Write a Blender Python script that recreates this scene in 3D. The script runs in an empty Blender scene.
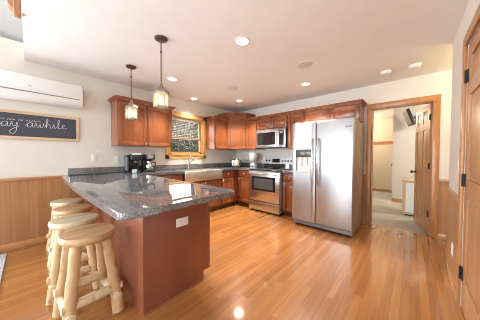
import bpy, bmesh, math, random
from mathutils import Vector, Matrix
random.seed(7)
PI = math.pi
sc = bpy.context.scene
COL = sc.collection

# ------------------------------------------------------------------ camera
cam_d = bpy.data.cameras.new('camera'); cam = bpy.data.objects.new('camera', cam_d); COL.objects.link(cam)
cam_d.sensor_width = 36.0; cam_d.lens = 36.0 * 190.3 / 480.0; cam_d.clip_start = 0.02; cam_d.clip_end = 200
_r = Vector((0.7421466, 0.67022636, 0.00387904)); _u = Vector((-0.01773316, 0.01384987, 0.99974683)); _f = Vector((-0.67000295, 0.7420275, -0.02216387))
m = Matrix.Identity(4)
for i in range(3):
    m[i][0] = _r[i]; m[i][1] = _u[i]; m[i][2] = -_f[i]
m.translation = Vector((3.77, -4.01, 1.207))
cam.matrix_world = m
sc.camera = cam

# ------------------------------------------------------------------ look, world, daylight
sc.view_settings.view_transform = 'Standard'; sc.view_settings.look = 'None'
sc.view_settings.gamma = 1.0; sc.view_settings.use_curve_mapping = False
sc.view_settings.exposure = 0.20
sc.cycles.filter_width = 1.0
w = bpy.data.worlds.new('daylight_sky'); sc.world = w; w.use_nodes = True
bg = w.node_tree.nodes['Background']; bg.inputs[0].default_value = (0.80, 0.90, 1.0, 1); bg.inputs[1].default_value = 0.9

XR_ = 4.08
def area(name, loc, rot, sx, sy, power, col, spread=PI):
    l = bpy.data.lights.new(name, 'AREA'); l.shape = 'RECTANGLE'; l.size = sx; l.size_y = sy; l.energy = power; l.color = col; l.spread = spread
    o = bpy.data.objects.new(name, l); COL.objects.link(o); o.location = loc; o.rotation_euler = rot
    return o
sun_d = bpy.data.lights.new('sun', 'SUN'); sun_d.energy = 2.0; sun_d.angle = 0.02; sun_d.color = (1.0, 0.96, 0.88)
sun = bpy.data.objects.new('sun', sun_d); COL.objects.link(sun); sun.rotation_euler = Vector((-0.05, -0.62, -0.78)).to_track_quat('-Z', 'Y').to_euler()
# area lamps: unseen rear window fill, patio pair added for the ceiling, sink window
area('daylight_fill_south', (2.0, -12.9, 1.9), (PI/2-0.02, 0, 0), 3.4, 2.8, 470, (0.86, 0.93, 1.0))  # unseen fill, set far back so the room lights evenly
area('fill_patio_left', (-0.02, -6.3, 1.06), (0, -PI/2, 0), 1.9, 2.6, 215, (0.86, 0.93, 1.0))  # unseen patio lamp, added to lift the kitchen ceiling
area('fill_patio_right', (XR_ + 0.02, -6.6, 1.06), (0, PI/2, 0), 1.9, 2.6, 28, (0.86, 0.93, 1.0))  # opposite patio lamp, unseen, added for left wall and ceiling
area('daylight_sink_window', (-0.25, -1.60, 1.62), (0, -PI/2, 0), 0.75, 0.70, 14, (0.93, 0.97, 1.0))

# ------------------------------------------------------------------ materials
def nt(name):
    mt = bpy.data.materials.new(name); mt.use_nodes = True
    t = mt.node_tree; return mt, t, t.nodes['Principled BSDF']
def N(t, kind, **kw):
    n = t.nodes.new(kind)
    for k, v in kw.items(): setattr(n, k, v)
    return n
def plain(name, col, rough=0.5, metal=0.0, spec=0.5, emit=None, coat=0.0, bump=0.0, bscale=200):
    mt, t, b = nt(name)
    b.inputs['Base Color'].default_value = (*col, 1); b.inputs['Roughness'].default_value = rough
    b.inputs['Metallic'].default_value = metal; b.inputs['Specular IOR Level'].default_value = spec
    b.inputs['Coat Weight'].default_value = coat
    # slight procedural variation so nothing is perfectly flat
    tc = N(t, 'ShaderNodeTexCoord'); nz = N(t, 'ShaderNodeTexNoise'); nz.inputs['Scale'].default_value = 6
    t.links.new(tc.outputs['Object'], nz.inputs['Vector'])
    mx = N(t, 'ShaderNodeMix', data_type='RGBA'); mx.inputs['A'].default_value = (*[c*0.97 for c in col], 1); mx.inputs['B'].default_value = (*[min(1, c*1.03) for c in col], 1)
    t.links.new(nz.outputs['Fac'], mx.inputs['Factor']); t.links.new(mx.outputs['Result'], b.inputs['Base Color'])
    if bump:
        n2 = N(t, 'ShaderNodeTexNoise'); n2.inputs['Scale'].default_value = bscale
        bp = N(t, 'ShaderNodeBump'); bp.inputs['Strength'].default_value = bump; bp.inputs['Distance'].default_value = 0.002
        t.links.new(tc.outputs['Object'], n2.inputs['Vector']); t.links.new(n2.outputs['Fac'], bp.inputs['Height']); t.links.new(bp.outputs['Normal'], b.inputs['Normal'])
    if emit:
        b.inputs['Emission Color'].default_value = (*emit[0], 1); b.inputs['Emission Strength'].default_value = emit[1]
    return mt
def ramp(t, stops):
    r = N(t, 'ShaderNodeValToRGB'); e = r.color_ramp.elements
    e[0].position = stops[0][0]; e[0].color = (*stops[0][1], 1); e[1].position = stops[-1][0]; e[1].color = (*stops[-1][1], 1)
    for p, c in stops[1:-1]:
        x = e.new(p); x.color = (*c, 1)
    return r
def wood(name, dark, light, axis='Z', scale=9.0, rough=0.35, coat=0.2, knots=None, stretch=0.09):
    mt, t, b = nt(name)
    tc = N(t, 'ShaderNodeTexCoord'); mp = N(t, 'ShaderNodeMapping')
    s = [1, 1, 1]; s['XYZ'.index(axis)] = stretch; mp.inputs['Scale'].default_value = s
    t.links.new(tc.outputs['Object'], mp.inputs['Vector'])
    n1 = N(t, 'ShaderNodeTexNoise'); n1.inputs['Scale'].default_value = scale; n1.inputs['Detail'].default_value = 6; n1.inputs['Distortion'].default_value = 0.6
    n2 = N(t, 'ShaderNodeTexNoise'); n2.inputs['Scale'].default_value = scale*9; n2.inputs['Detail'].default_value = 3
    for n in (n1, n2): t.links.new(mp.outputs['Vector'], n.inputs['Vector'])
    ad = N(t, 'ShaderNodeMath', operation='MULTIPLY_ADD'); ad.inputs[1].default_value = 0.35
    t.links.new(n2.outputs['Fac'], ad.inputs[0]); t.links.new(n1.outputs['Fac'], ad.inputs[2])
    r = ramp(t, [(0.42, dark), (0.85, light)])
    t.links.new(ad.outputs[0], r.inputs['Fac']); out = r.outputs['Color']
    if knots:
        v = N(t, 'ShaderNodeTexVoronoi'); v.inputs['Scale'].default_value = knots[0]
        mp2 = N(t, 'ShaderNodeMapping'); s2 = [1, 1, 1]; s2['XYZ'.index(axis)] = 0.6; mp2.inputs['Scale'].default_value = s2
        t.links.new(tc.outputs['Object'], mp2.inputs['Vector']); t.links.new(mp2.outputs['Vector'], v.inputs['Vector'])
        r2 = ramp(t, [(0.02, (1, 1, 1)), (knots[1], (0, 0, 0))]); t.links.new(v.outputs['Distance'], r2.inputs['Fac'])
        mx = N(t, 'ShaderNodeMix', data_type='RGBA'); mx.inputs['B'].default_value = (*knots[2], 1)
        t.links.new(r2.outputs['Color'], mx.inputs['Factor']); t.links.new(out, mx.inputs['A']); out = mx.outputs['Result']
    t.links.new(out, b.inputs['Base Color'])
    b.inputs['Roughness'].default_value = rough; b.inputs['Coat Weight'].default_value = coat; b.inputs['Coat Roughness'].default_value = 0.25
    return mt
def planked(name, dark, light, along, across, width, length, rough, groove=0.035, coat=0.0, coat_rough=0.1, vary=0.6, gap=0.5):
    """boards laid side by side: index of board from the coordinate across them"""
    mt, t, b = nt(name)
    tc = N(t, 'ShaderNodeTexCoord'); sp = N(t, 'ShaderNodeSeparateXYZ'); t.links.new(tc.outputs['Object'], sp.inputs[0])
    def M(op, a, bb=None, c=None):
        n = N(t, 'ShaderNodeMath', operation=op)
        for i, v in enumerate((a, bb, c)):
            if v is None: continue
            if isinstance(v, (int, float)): n.inputs[i].default_value = v
            else: t.links.new(v, n.inputs[i])
        return n.outputs[0]
    ac = sp.outputs[across]; al = sp.outputs[along]
    q = M('DIVIDE', ac, width); idx = M('FLOOR', q); fr = M('FRACT', q)
    wn = N(t, 'ShaderNodeTexWhiteNoise', noise_dimensions='1D'); t.links.new(idx, wn.inputs['W'])
    off = M('MULTIPLY', wn.outputs['Value'], 7.3)
    lq = M('ADD', M('DIVIDE', al, length), off); li = M('FLOOR', lq); lf = M('FRACT', lq)
    cb = N(t, 'ShaderNodeCombineXYZ'); t.links.new(idx, cb.inputs[0]); t.links.new(li, cb.inputs[1])
    w2 = N(t, 'ShaderNodeTexWhiteNoise', noise_dimensions='2D'); t.links.new(cb.outputs[0], w2.inputs['Vector'])
    # grain, shifted per board
    mp = N(t, 'ShaderNodeCombineXYZ')
    t.links.new(M('MULTIPLY', ac, 1.0), mp.inputs[0]); t.links.new(M('MULTIPLY', al, 0.05), mp.inputs[1]); t.links.new(M('MULTIPLY', w2.outputs['Value'], 31.0), mp.inputs[2])
    nz = N(t, 'ShaderNodeTexNoise'); nz.inputs['Scale'].default_value = 30; nz.inputs['Detail'].default_value = 5; nz.inputs['Distortion'].default_value = 0.5
    t.links.new(mp.outputs[0], nz.inputs['Vector'])
    f = M('ADD', M('MULTIPLY', w2.outputs['Value'], vary), M('MULTIPLY', nz.outputs['Fac'], 1 - vary*0.6))
    r = ramp(t, [(0.25, dark), (0.95, light)]); t.links.new(f, r.inputs['Fac'])
    e = M('MINIMUM', fr, M('SUBTRACT', 1.0, fr)); g = M('LESS_THAN', e, groove)
    e2 = M('MINIMUM', lf, M('SUBTRACT', 1.0, lf)); g2 = M('LESS_THAN', e2, 0.0015 if length < 5 else -1)
    gg = M('MULTIPLY', M('MAXIMUM', g, g2), gap)
    mx = N(t, 'ShaderNodeMix', data_type='RGBA'); t.links.new(gg, mx.inputs['Factor']); t.links.new(r.outputs['Color'], mx.inputs['A'])
    mx.inputs['B'].default_value = (*[c*0.45 for c in dark], 1)
    t.links.new(mx.outputs['Result'], b.inputs['Base Color'])
    bp = N(t, 'ShaderNodeBump'); bp.inputs['Strength'].default_value = 0.08; bp.inputs['Distance'].default_value = 0.001
    t.links.new(M('SUBTRACT', 1.0, gg), bp.inputs['Height']); t.links.new(bp.outputs['Normal'], b.inputs['Normal'])
    b.inputs['Roughness'].default_value = rough; b.inputs['Coat Weight'].default_value = coat; b.inputs['Coat Roughness'].default_value = coat_rough
    return mt
def steel(name, col, rough=0.28, axis='Z', streak=0.1):
    mt, t, b = nt(name)
    tc = N(t, 'ShaderNodeTexCoord'); mp = N(t, 'ShaderNodeMapping'); s = [180, 180, 180]; s['XYZ'.index(axis)] = 2; mp.inputs['Scale'].default_value = s
    nz = N(t, 'ShaderNodeTexNoise'); nz.inputs['Scale'].default_value = 1
    t.links.new(tc.outputs['Object'], mp.inputs['Vector']); t.links.new(mp.outputs['Vector'], nz.inputs['Vector'])
    mr = N(t, 'ShaderNodeMapRange'); mr.inputs['To Min'].default_value = rough - streak/2; mr.inputs['To Max'].default_value = rough + streak/2
    t.links.new(nz.outputs['Fac'], mr.inputs['Value']); t.links.new(mr.outputs['Result'], b.inputs['Roughness'])
    b.inputs['Base Color'].default_value = (*col, 1); b.inputs['Metallic'].default_value = 1.0
    return mt
def granite(name):
    mt, t, b = nt(name)
    tc = N(t, 'ShaderNodeTexCoord')
    n1 = N(t, 'ShaderNodeTexNoise'); n1.inputs['Scale'].default_value = 120; n1.inputs['Detail'].default_value = 6
    n2 = N(t, 'ShaderNodeTexNoise'); n2.inputs['Scale'].default_value = 9; n2.inputs['Detail'].default_value = 4
    v = N(t, 'ShaderNodeTexVoronoi'); v.inputs['Scale'].default_value = 190
    for n in (n1, n2, v): t.links.new(tc.outputs['Object'], n.inputs['Vector'])
    r1 = ramp(t, [(0.34, (0.03, 0.033, 0.04)), (0.5, (0.15, 0.155, 0.175)), (0.66, (0.36, 0.365, 0.39))])
    r2 = ramp(t, [(0.42, (0.085, 0.085, 0.092)), (0.62, (0.19, 0.175, 0.168))])
    t.links.new(n1.outputs['Fac'], r1.inputs['Fac']); t.links.new(n2.outputs['Fac'], r2.inputs['Fac'])
    mx = N(t, 'ShaderNodeMix', data_type='RGBA'); mx.inputs['Factor'].default_value = 0.35
    t.links.new(r1.outputs['Color'], mx.inputs['A']); t.links.new(r2.outputs['Color'], mx.inputs['B'])
    r3 = ramp(t, [(0.08, (1, 1, 1)), (0.16, (0, 0, 0))]); t.links.new(v.outputs['Distance'], r3.inputs['Fac'])
    m2 = N(t, 'ShaderNodeMix', data_type='RGBA'); m2.inputs['B'].default_value = (0.25, 0.26, 0.29, 1)
    t.links.new(r3.outputs['Color'], m2.inputs['Factor']); t.links.new(mx.outputs['Result'], m2.inputs['A'])
    t.links.new(m2.outputs['Result'], b.inputs['Base Color'])
    b.inputs['Roughness'].default_value = 0.02; b.inputs['IOR'].default_value = 1.95
    return mt
def glass(name, tint=(1, 1, 1), gloss=0.12, rough=0.02):
    mt, t, b = nt(name); t.nodes.remove(b)
    out = t.nodes['Material Output']
    tr = N(t, 'ShaderNodeBsdfTransparent'); tr.inputs[0].default_value = (*tint, 1)
    gl = N(t, 'ShaderNodeBsdfGlossy'); gl.inputs['Roughness'].default_value = rough
    fr = N(t, 'ShaderNodeFresnel'); fr.inputs[0].default_value = 1.45
    ad = N(t, 'ShaderNodeMath', operation='ADD'); ad.inputs[1].default_value = gloss*0.3; t.links.new(fr.outputs[0], ad.inputs[0])
    mx = N(t, 'ShaderNodeMixShader'); t.links.new(ad.outputs[0], mx.inputs[0]); t.links.new(tr.outputs[0], mx.inputs[1]); t.links.new(gl.outputs[0], mx.inputs[2])
    t.links.new(mx.outputs[0], out.inputs[0])
    return mt
def carpet_mat(name, c1, c2, scale=160):
    mt, t, b = nt(name); tc = N(t, 'ShaderNodeTexCoord'); nz = N(t, 'ShaderNodeTexNoise'); nz.inputs['Scale'].default_value = scale; nz.inputs['Detail'].default_value = 4
    n2 = N(t, 'ShaderNodeTexNoise'); n2.inputs['Scale'].default_value = 5
    t.links.new(tc.outputs['Object'], nz.inputs['Vector']); t.links.new(tc.outputs['Object'], n2.inputs['Vector'])
    a = N(t, 'ShaderNodeMath', operation='MULTIPLY_ADD'); a.inputs[1].default_value = 0.5; t.links.new(n2.outputs['Fac'], a.inputs[0]); t.links.new(nz.outputs['Fac'], a.inputs[2])
    r = ramp(t, [(0.5, c1), (1.0, c2)]); t.links.new(a.outputs[0], r.inputs['Fac']); t.links.new(r.outputs['Color'], b.inputs['Base Color'])
    bp = N(t, 'ShaderNodeBump'); bp.inputs['Strength'].default_value = 0.5; t.links.new(nz.outputs['Fac'], bp.inputs['Height']); t.links.new(bp.outputs['Normal'], b.inputs['Normal'])
    b.inputs['Roughness'].default_value = 0.95; b.inputs['Specular IOR Level'].default_value = 0.1
    return mt

M_WALL = plain('wall_paint', (0.75, 0.715, 0.655), 0.85, bump=0.15)
M_CEIL = plain('ceiling_paint', (0.87, 0.86, 0.85), 0.9, bump=0.2)
M_LOFT = plain('loft_paint_dimmed', (0.54, 0.56, 0.56), 0.9, bump=0.2)  # greyed to paint in the weaker light of the taller room
M_HALL = plain('hall_paint', (0.74, 0.66, 0.55), 0.85)
M_FLOOR = planked('oak_strip_floor', (0.27, 0.098, 0.026), (0.48, 0.212, 0.066), 1, 0, 0.060, 0.95, 0.26, groove=0.022, coat=0.85, coat_rough=0.09, vary=0.32, gap=0.55)
M_WAIN_A = planked('oak_boards_left', (0.31, 0.130, 0.046), (0.50, 0.245, 0.100), 2, 1, 0.082, 50, 0.4, groove=0.03, vary=0.5, gap=0.4, coat=0.15, coat_rough=0.3)
M_WAIN_B = planked('oak_boards_back', (0.31, 0.130, 0.046), (0.50, 0.245, 0.100), 2, 0, 0.082, 50, 0.4, groove=0.03, vary=0.5, gap=0.4, coat=0.15, coat_rough=0.3)
M_OAK = wood('oak_trim', (0.36, 0.145, 0.050), (0.54, 0.26, 0.10), 'Z', rough=0.35)
M_OAKH = wood('oak_trim_level', (0.36, 0.145, 0.050), (0.54, 0.26, 0.10), 'Y', rough=0.35)
M_OAKX = wood('oak_trim_cross', (0.36, 0.145, 0.050), (0.54, 0.26, 0.10), 'X', rough=0.35)
M_WINOAK = wood('window_oak', (0.58, 0.31, 0.10), (0.78, 0.48, 0.19), 'Y', rough=0.4)
M_PINE = wood('pine_door', (0.36, 0.16, 0.065), (0.52, 0.265, 0.12), 'Z', rough=0.4, knots=(4.0, 0.16, (0.25, 0.09, 0.03)))
M_CH = wood('cherry', (0.165, 0.047, 0.016), (0.315, 0.098, 0.033), 'Z', scale=6, rough=0.28, coat=0.35)
M_CHH = wood('cherry_level', (0.165, 0.047, 0.016), (0.315, 0.098, 0.033), 'X', scale=6, rough=0.28, coat=0.35)
M_CHD = wood('cherry_dark', (0.10, 0.026, 0.010), (0.18, 0.05, 0.02), 'Z', scale=6, rough=0.3, coat=0.3)
M_PEN = wood('peninsula_panel', (0.20, 0.058, 0.027), (0.265, 0.082, 0.040), 'Z', scale=4, rough=0.38, coat=0.15)
M_GRAN = granite('granite')
M_SS = steel('stainless', (0.46, 0.48, 0.495), 0.42, 'Z')
M_SSH = steel('stainless_level', (0.60, 0.60, 0.59), 0.3, 'X')
M_SINK = steel('sink_steel', (0.74, 0.69, 0.62), 0.42, 'Y')
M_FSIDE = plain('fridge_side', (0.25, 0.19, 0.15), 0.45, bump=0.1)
M_CHROME = plain('chrome', (0.75, 0.75, 0.75), 0.1, 1.0)
M_NICKEL = plain('nickel', (0.72, 0.68, 0.62), 0.28, 1.0)
M_BLK = plain('black_plastic', (0.012, 0.012, 0.014), 0.3)
M_BLKG = plain('black_glass', (0.015, 0.016, 0.018), 0.05, spec=0.8)
M_BLKM = plain('black_metal', (0.02, 0.02, 0.022), 0.45, 0.6)
M_GREY = plain('grey_plastic', (0.22, 0.22, 0.23), 0.4)
M_LGREY = plain('pale_grey_plastic', (0.55, 0.56, 0.57), 0.35)
M_WHITE = plain('white_plastic', (0.84, 0.84, 0.83), 0.35)
M_OFFW = plain('off_white', (0.70, 0.67, 0.63), 0.6)
M_BRONZE = plain('bronze', (0.13, 0.085, 0.06), 0.4, 0.7)
M_PEWTER = plain('pewter', (0.34, 0.29, 0.25), 0.35, 0.8)
M_GLASS = glass('window_glass')
M_LGLASS = glass('lantern_glass', (1.0, 0.93, 0.82), 0.5, 0.08)
_t = M_LGLASS.node_tree; _o = _t.nodes['Material Output']; _src = _o.inputs[0].links[0].from_socket
_tl = N(_t, 'ShaderNodeBsdfTranslucent'); _tl.inputs[0].default_value = (1.0, 0.93, 0.80, 1); _m = N(_t, 'ShaderNodeMixShader'); _m.inputs[0].default_value = 0.35
_t.links.new(_src, _m.inputs[1]); _t.links.new(_tl.outputs[0], _m.inputs[2]); _t.links.new(_m.outputs[0], _o.inputs[0])
M_BULB = plain('bulb', (1, 0.9, 0.7), 0.3, emit=((1.0, 0.78, 0.45), 8.0))
M_LED = plain('led_diffuser', (1, 1, 1), 0.3, emit=((1.0, 0.93, 0.82), 3.0))
M_CHALK = plain('chalkboard', (0.062, 0.070, 0.090), 0.75)
M_CHALKW = plain('chalk_white', (0.78, 0.79, 0.82), 0.9)
M_FRAME = wood('sign_frame_pine', (0.55, 0.36, 0.20), (0.74, 0.54, 0.36), 'Y', rough=0.55, coat=0)
M_CARPET = carpet_mat('hall_carpet', (0.42, 0.41, 0.39), (0.62, 0.60, 0.57))
M_RUG = carpet_mat('rug_pile', (0.30, 0.31, 0.33), (0.58, 0.58, 0.58), 60)
M_LOG = wood('peeled_log', (0.40, 0.23, 0.10), (0.68, 0.46, 0.25), 'Z', scale=12, rough=0.5, coat=0.1, knots=(15.0, 0.30, (0.26, 0.12, 0.05)))
M_LOGP = wood('peeled_log_pale', (0.54, 0.38, 0.21), (0.74, 0.60, 0.40), 'Z', scale=12, rough=0.5, coat=0.1, knots=(14.0, 0.28, (0.36, 0.20, 0.10)))
M_SEATT = wood('slab_tan', (0.36, 0.19, 0.075), (0.66, 0.43, 0.23), 'Y', scale=13, rough=0.42, coat=0.2, knots=(7.0, 0.22, (0.26, 0.13, 0.055)))
M_SEATC = wood('slab_cream', (0.44, 0.31, 0.17), (0.74, 0.62, 0.42), 'Y', scale=13, rough=0.42, coat=0.2, knots=(6.0, 0.2, (0.34, 0.19, 0.085)))
M_LEAF = carpet_mat('shrub_leaf', (0.19, 0.21, 0.13), (0.34, 0.36, 0.24), 9)
M_GRASS = carpet_mat('lawn', (0.12, 0.16, 0.06), (0.30, 0.33, 0.16), 4)
M_BLIND = plain('blind_slat', (0.60, 0.56, 0.47), 0.5)
M_SAGE = plain('pale_green_white', (0.80, 0.84, 0.80), 0.5)
M_LAMW = wood('light_laminate', (0.52, 0.36, 0.21), (0.68, 0.50, 0.32), 'Z', rough=0.45)
M_JAR = plain('frosted_jar', (0.44, 0.46, 0.46), 0.3)

# ------------------------------------------------------------------ mesh helpers
class MB:
    def __init__(s): s.bm = bmesh.new(); s.mi = 0
    def _fin(s, faces):
        for f in faces: f.material_index = s.mi
    def box(s, x0, x1, y0, y1, z0, z1, bev=0.0, seg=2):
        x0, x1 = min(x0, x1), max(x0, x1); y0, y1 = min(y0, y1), max(y0, y1); z0, z1 = min(z0, z1), max(z0, z1)
        b = s.bm
        v = [b.verts.new(p) for p in ((x0,y0,z0),(x1,y0,z0),(x1,y1,z0),(x0,y1,z0),(x0,y0,z1),(x1,y0,z1),(x1,y1,z1),(x0,y1,z1))]
        fs = [b.faces.new([v[i] for i in q]) for q in ((3,2,1,0),(4,5,6,7),(0,1,5,4),(1,2,6,5),(2,3,7,6),(3,0,4,7))]
        s._fin(fs)
        if bev:
            bev = min(bev, (x1-x0)*0.45, (y1-y0)*0.45, (z1-z0)*0.45)
            es = list({e for f in fs for e in f.edges})
            r = bmesh.ops.bevel(b, geom=es, offset=bev, segments=seg, affect='EDGES', profile=0.5)
            s._fin(r['faces'])
        return s
    def rings(s, rings, closed=True, cap=True):
        b = s.bm; vr = [[b.verts.new(p) for p in r] for r in rings]; n = len(vr[0])
        for a, c in zip(vr, vr[1:]):
            for i in range(n if closed else n-1):
                f = b.faces.new((a[i], a[(i+1) % n], c[(i+1) % n], c[i])); f.material_index = s.mi
        if cap:
            for r, fl in ((vr[0], True), (vr[-1], False)):
                f = b.faces.new(r[::-1] if fl else r); f.material_index = s.mi
        return s
    def tube(s, pts, rad, n=10, wob=0.0):
        pts = [Vector(p) for p in pts]; rs = []
        if not isinstance(rad, (list, tuple)): rad = [rad]*len(pts)
        prev = None
        for i, p in enumerate(pts):
            d = (pts[min(i+1, len(pts)-1)] - pts[max(i-1, 0)]).normalized()
            ref = Vector((0, 0, 1)) if abs(d.z) < 0.9 else Vector((1, 0, 0))
            if prev is None: u = d.cross(ref).normalized()
            else: u = (prev - d*prev.dot(d)).normalized()
            prev = u; v = d.cross(u)
            rs.append([p + (u*math.cos(2*PI*k/n) + v*math.sin(2*PI*k/n))*rad[i]*(1 + wob*math.sin(3.1*k + 1.7*i)) for k in range(n)])
        return s.rings(rs)
    def lathe(s, prof, c=(0, 0, 0), n=24, cap=True):
        return s.rings([[(c[0]+r*math.cos(2*PI*k/n), c[1]+r*math.sin(2*PI*k/n), c[2]+z) for k in range(n)] for r, z in prof], cap=cap)
    def prism(s, poly, a0, a1, axis='Z', bev=0.0):
        def P(p, a):
            return {'Z': (p[0], p[1], a), 'X': (a, p[0], p[1]), 'Y': (p[0], a, p[1])}[axis]
        b = s.bm; lo = [b.verts.new(P(p, a0)) for p in poly]; hi = [b.verts.new(P(p, a1)) for p in poly]; n = len(poly)
        fs = [b.faces.new(lo[::-1]), b.faces.new(hi)] + [b.faces.new((lo[i], lo[(i+1) % n], hi[(i+1) % n], hi[i])) for i in range(n)]
        s._fin(fs)
        if bev:
            r = bmesh.ops.bevel(b, geom=list({e for f in fs[:2] for e in f.edges}), offset=bev, segments=2, affect='EDGES', profile=0.5); s._fin(r['faces'])
        return s
    def frustum(s, x0, x1, z0, z1, y0, y1, ins):
        """panel field: outer rect at depth y0, inner rect inset by ins at depth y1 (front)"""
        o = [(x0, y0, z0), (x1, y0, z0), (x1, y0, z1), (x0, y0, z1)]
        i = [(x0+ins, y1, z0+ins), (x1-ins, y1, z0+ins), (x1-ins, y1, z1-ins), (x0+ins, y1, z1-ins)]
        return s.rings([o, i])
    def build(s, name, mat, parent=None, smooth=True, loc=None):
        bmesh.ops.recalc_face_normals(s.bm, faces=s.bm.faces[:])
        me = bpy.data.meshes.new(name); s.bm.to_mesh(me); s.bm.free()
        for mm in (mat if isinstance(mat, (list, tuple)) else [mat]): me.materials.append(mm)
        if smooth:
            me.polygons.foreach_set('use_smooth', [True]*len(me.polygons))
            try: me.set_sharp_from_angle(angle=math.radians(35))
            except Exception: pass
        o = bpy.data.objects.new(name, me); COL.objects.link(o)
        if parent: o.parent = parent
        if loc: o.location = loc
        return o
def tag(o, label, cat, group=None):
    o['label'] = label; o['category'] = cat
    if group: o['group'] = group
    return o
def thing(name, label, cat, loc=(0, 0, 0), rz=0.0, group=None):
    o = bpy.data.objects.new(name, None); COL.objects.link(o); o.location = loc; o.rotation_euler = (0, 0, rz); o.empty_display_size = 0.1
    return tag(o, label, cat, group)
def struct(o, label=None, cat=None):
    o['kind'] = 'structure'
    if label: o['label'] = label
    if cat: o['category'] = cat
    return o
def light(kind, name, parent, loc, power, col, **kw):
    l = bpy.data.lights.new(name, kind); l.energy = power; l.color = col
    for k, v in kw.items(): setattr(l, k, v)
    o = bpy.data.objects.new(name, l); COL.objects.link(o); o.parent = parent; o.location = loc
    return o
def copy_tree(o, parent=None):
    c = o.copy(); COL.objects.link(c)
    if parent: c.parent = parent
    for ch in list(o.children): copy_tree(ch, c)
    return c

# ================================================================== SETTING
XR = 4.08          # right wall plane
ZC = 2.44
YL = -4.035        # edge of the kitchen ceiling, loft above
YB = -13.0
# floors
struct(MB().box(-0.12, 5.6, YB, 0.06, -0.12, 0.0).build('floor', M_FLOOR, smooth=False), 'honey oak strip floor of the kitchen', 'floor')
struct(MB().box(1.9, 6.0, 0.06, 4.3, -0.12, 0.0).build('floor_hall', M_CARPET, smooth=False), 'grey carpet beyond the doorway', 'floor')
# ceilings
struct(MB().box(-0.12, 5.6, YL, 0.12, ZC, ZC+0.25).build('ceiling', M_CEIL, smooth=False), 'smooth pale kitchen ceiling', 'ceiling')
struct(MB().prism([(-0.12, 2.66), (0.0, 2.73), (3.2, 4.9), (5.6, 4.9), (5.6, 5.1), (3.1, 5.1), (-0.12, 2.9)], YB, YL - 0.001, 'Y').build('ceiling_loft', M_LOFT, smooth=False), 'sloped ceiling of the taller room', 'ceiling')
struct(MB().box(0.0, 5.6, YL, YL+0.12, ZC+0.25, 4.9).build('wall_loft', M_WALL, smooth=False))
struct(MB().box(1.9, 6.0, 0.12, 4.3, 2.5, 2.6).build('ceiling_hall', M_CEIL, smooth=False))
# left wall with the sink window opening
WY0, WY1, WZ0, WZ1 = -2.06, -1.185, 1.22, 2.05
wl = MB()
wl.box(-0.12, 0, YB, -7.65, 0, 2.66).box(-0.12, 0, -7.65, -4.95, 2.06, 2.66).box(-0.12, 0, -4.95, WY0, 0, 2.66).box(-0.12, 0, WY1, 0.12, 0, 2.66).box(-0.12, 0, WY0, WY1, 0, WZ0).box(-0.12, 0, WY0, WY1, WZ1, 2.66)
struct(wl.build('wall_left', M_WALL, smooth=False), 'pale painted wall with the sink window', 'wall')
# back wall with doorway
DX0, DX1, DZ = 3.245, 3.995, 2.035
wb = MB(); wb.box(0, DX0, 0, 0.12, 0, ZC).box(DX1, 5.6, 0, 0.12, 0, ZC).box(DX0, DX1, 0, 0.12, DZ, ZC)
struct(wb.build('wall_back', M_WALL, smooth=False), 'pale painted wall behind range and fridge', 'wall')
# right wall: stands forward of the recess, with the pine door
RY0, RY1, RZ = -2.81, -1.705, 2.075
wr = MB(); wr.box(XR, XR+0.14, RY1, -0.905, 0, ZC).box(XR, XR+0.14, YB, -7.95, 0, 4.9).box(XR, XR+0.14, -7.95, -5.25, 2.06, 4.9).box(XR, XR+0.14, -5.25, RY0, 0, 4.9).box(XR, XR+0.14, RY0, RY1, RZ, ZC).box(XR, XR+0.14, YL, RY1, ZC, 4.9)
struct(wr.build('wall_right', M_WALL, smooth=False), 'pale painted wall with pine door at right', 'wall')
struct(MB().box(5.5, 5.6, -3.2, 0.0, 0, ZC).build('wall_recess', M_WALL, smooth=False))
struct(MB().box(XR+0.14, 5.5, -3.3, -3.2, 0, ZC).build('wall_closet', M_WALL, smooth=False))
# wall behind the camera with its tall windows
wf = MB()
wf.box(0, 0.3, YB-0.12, YB, 0, 5).box(3.7, 5.6, YB-0.12, YB, 0, 5).box(0.3, 3.7, YB-0.12, YB, 0, 0.5).box(0.3, 3.7, YB-0.12, YB, 3.3, 5)
struct(wf.build('wall_front', M_WALL, smooth=False))
wn2 = MB()
for x in (0.3, 1.40, 2.53, 3.63): wn2.box(x, x+0.07, YB-0.10, YB-0.03, 0.5, 3.3)
for z in (0.5, 2.15, 3.23): wn2.box(0.3, 3.7, YB-0.10, YB-0.03, z, z+0.07)
struct(wn2.build('window_2', M_WINOAK, smooth=False))
def added_patio(name, x, y0, y1):  # unseen patio frames, added to carry the side light
    b = MB()
    for y in (y0, (y0+y1)/2-0.04, y1-0.08): b.box(x-0.03, x+0.03, y, y+0.08, 0, 2.06)
    for z in (0.0, 1.98): b.box(x-0.03, x+0.03, y0, y1, z, z+0.08)
    struct(b.build(name, M_WINOAK, smooth=False))
added_patio('added_window_3', -0.08, -7.65, -4.95)
added_patio('added_window_4', XR+0.08, -7.95, -5.25)
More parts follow.
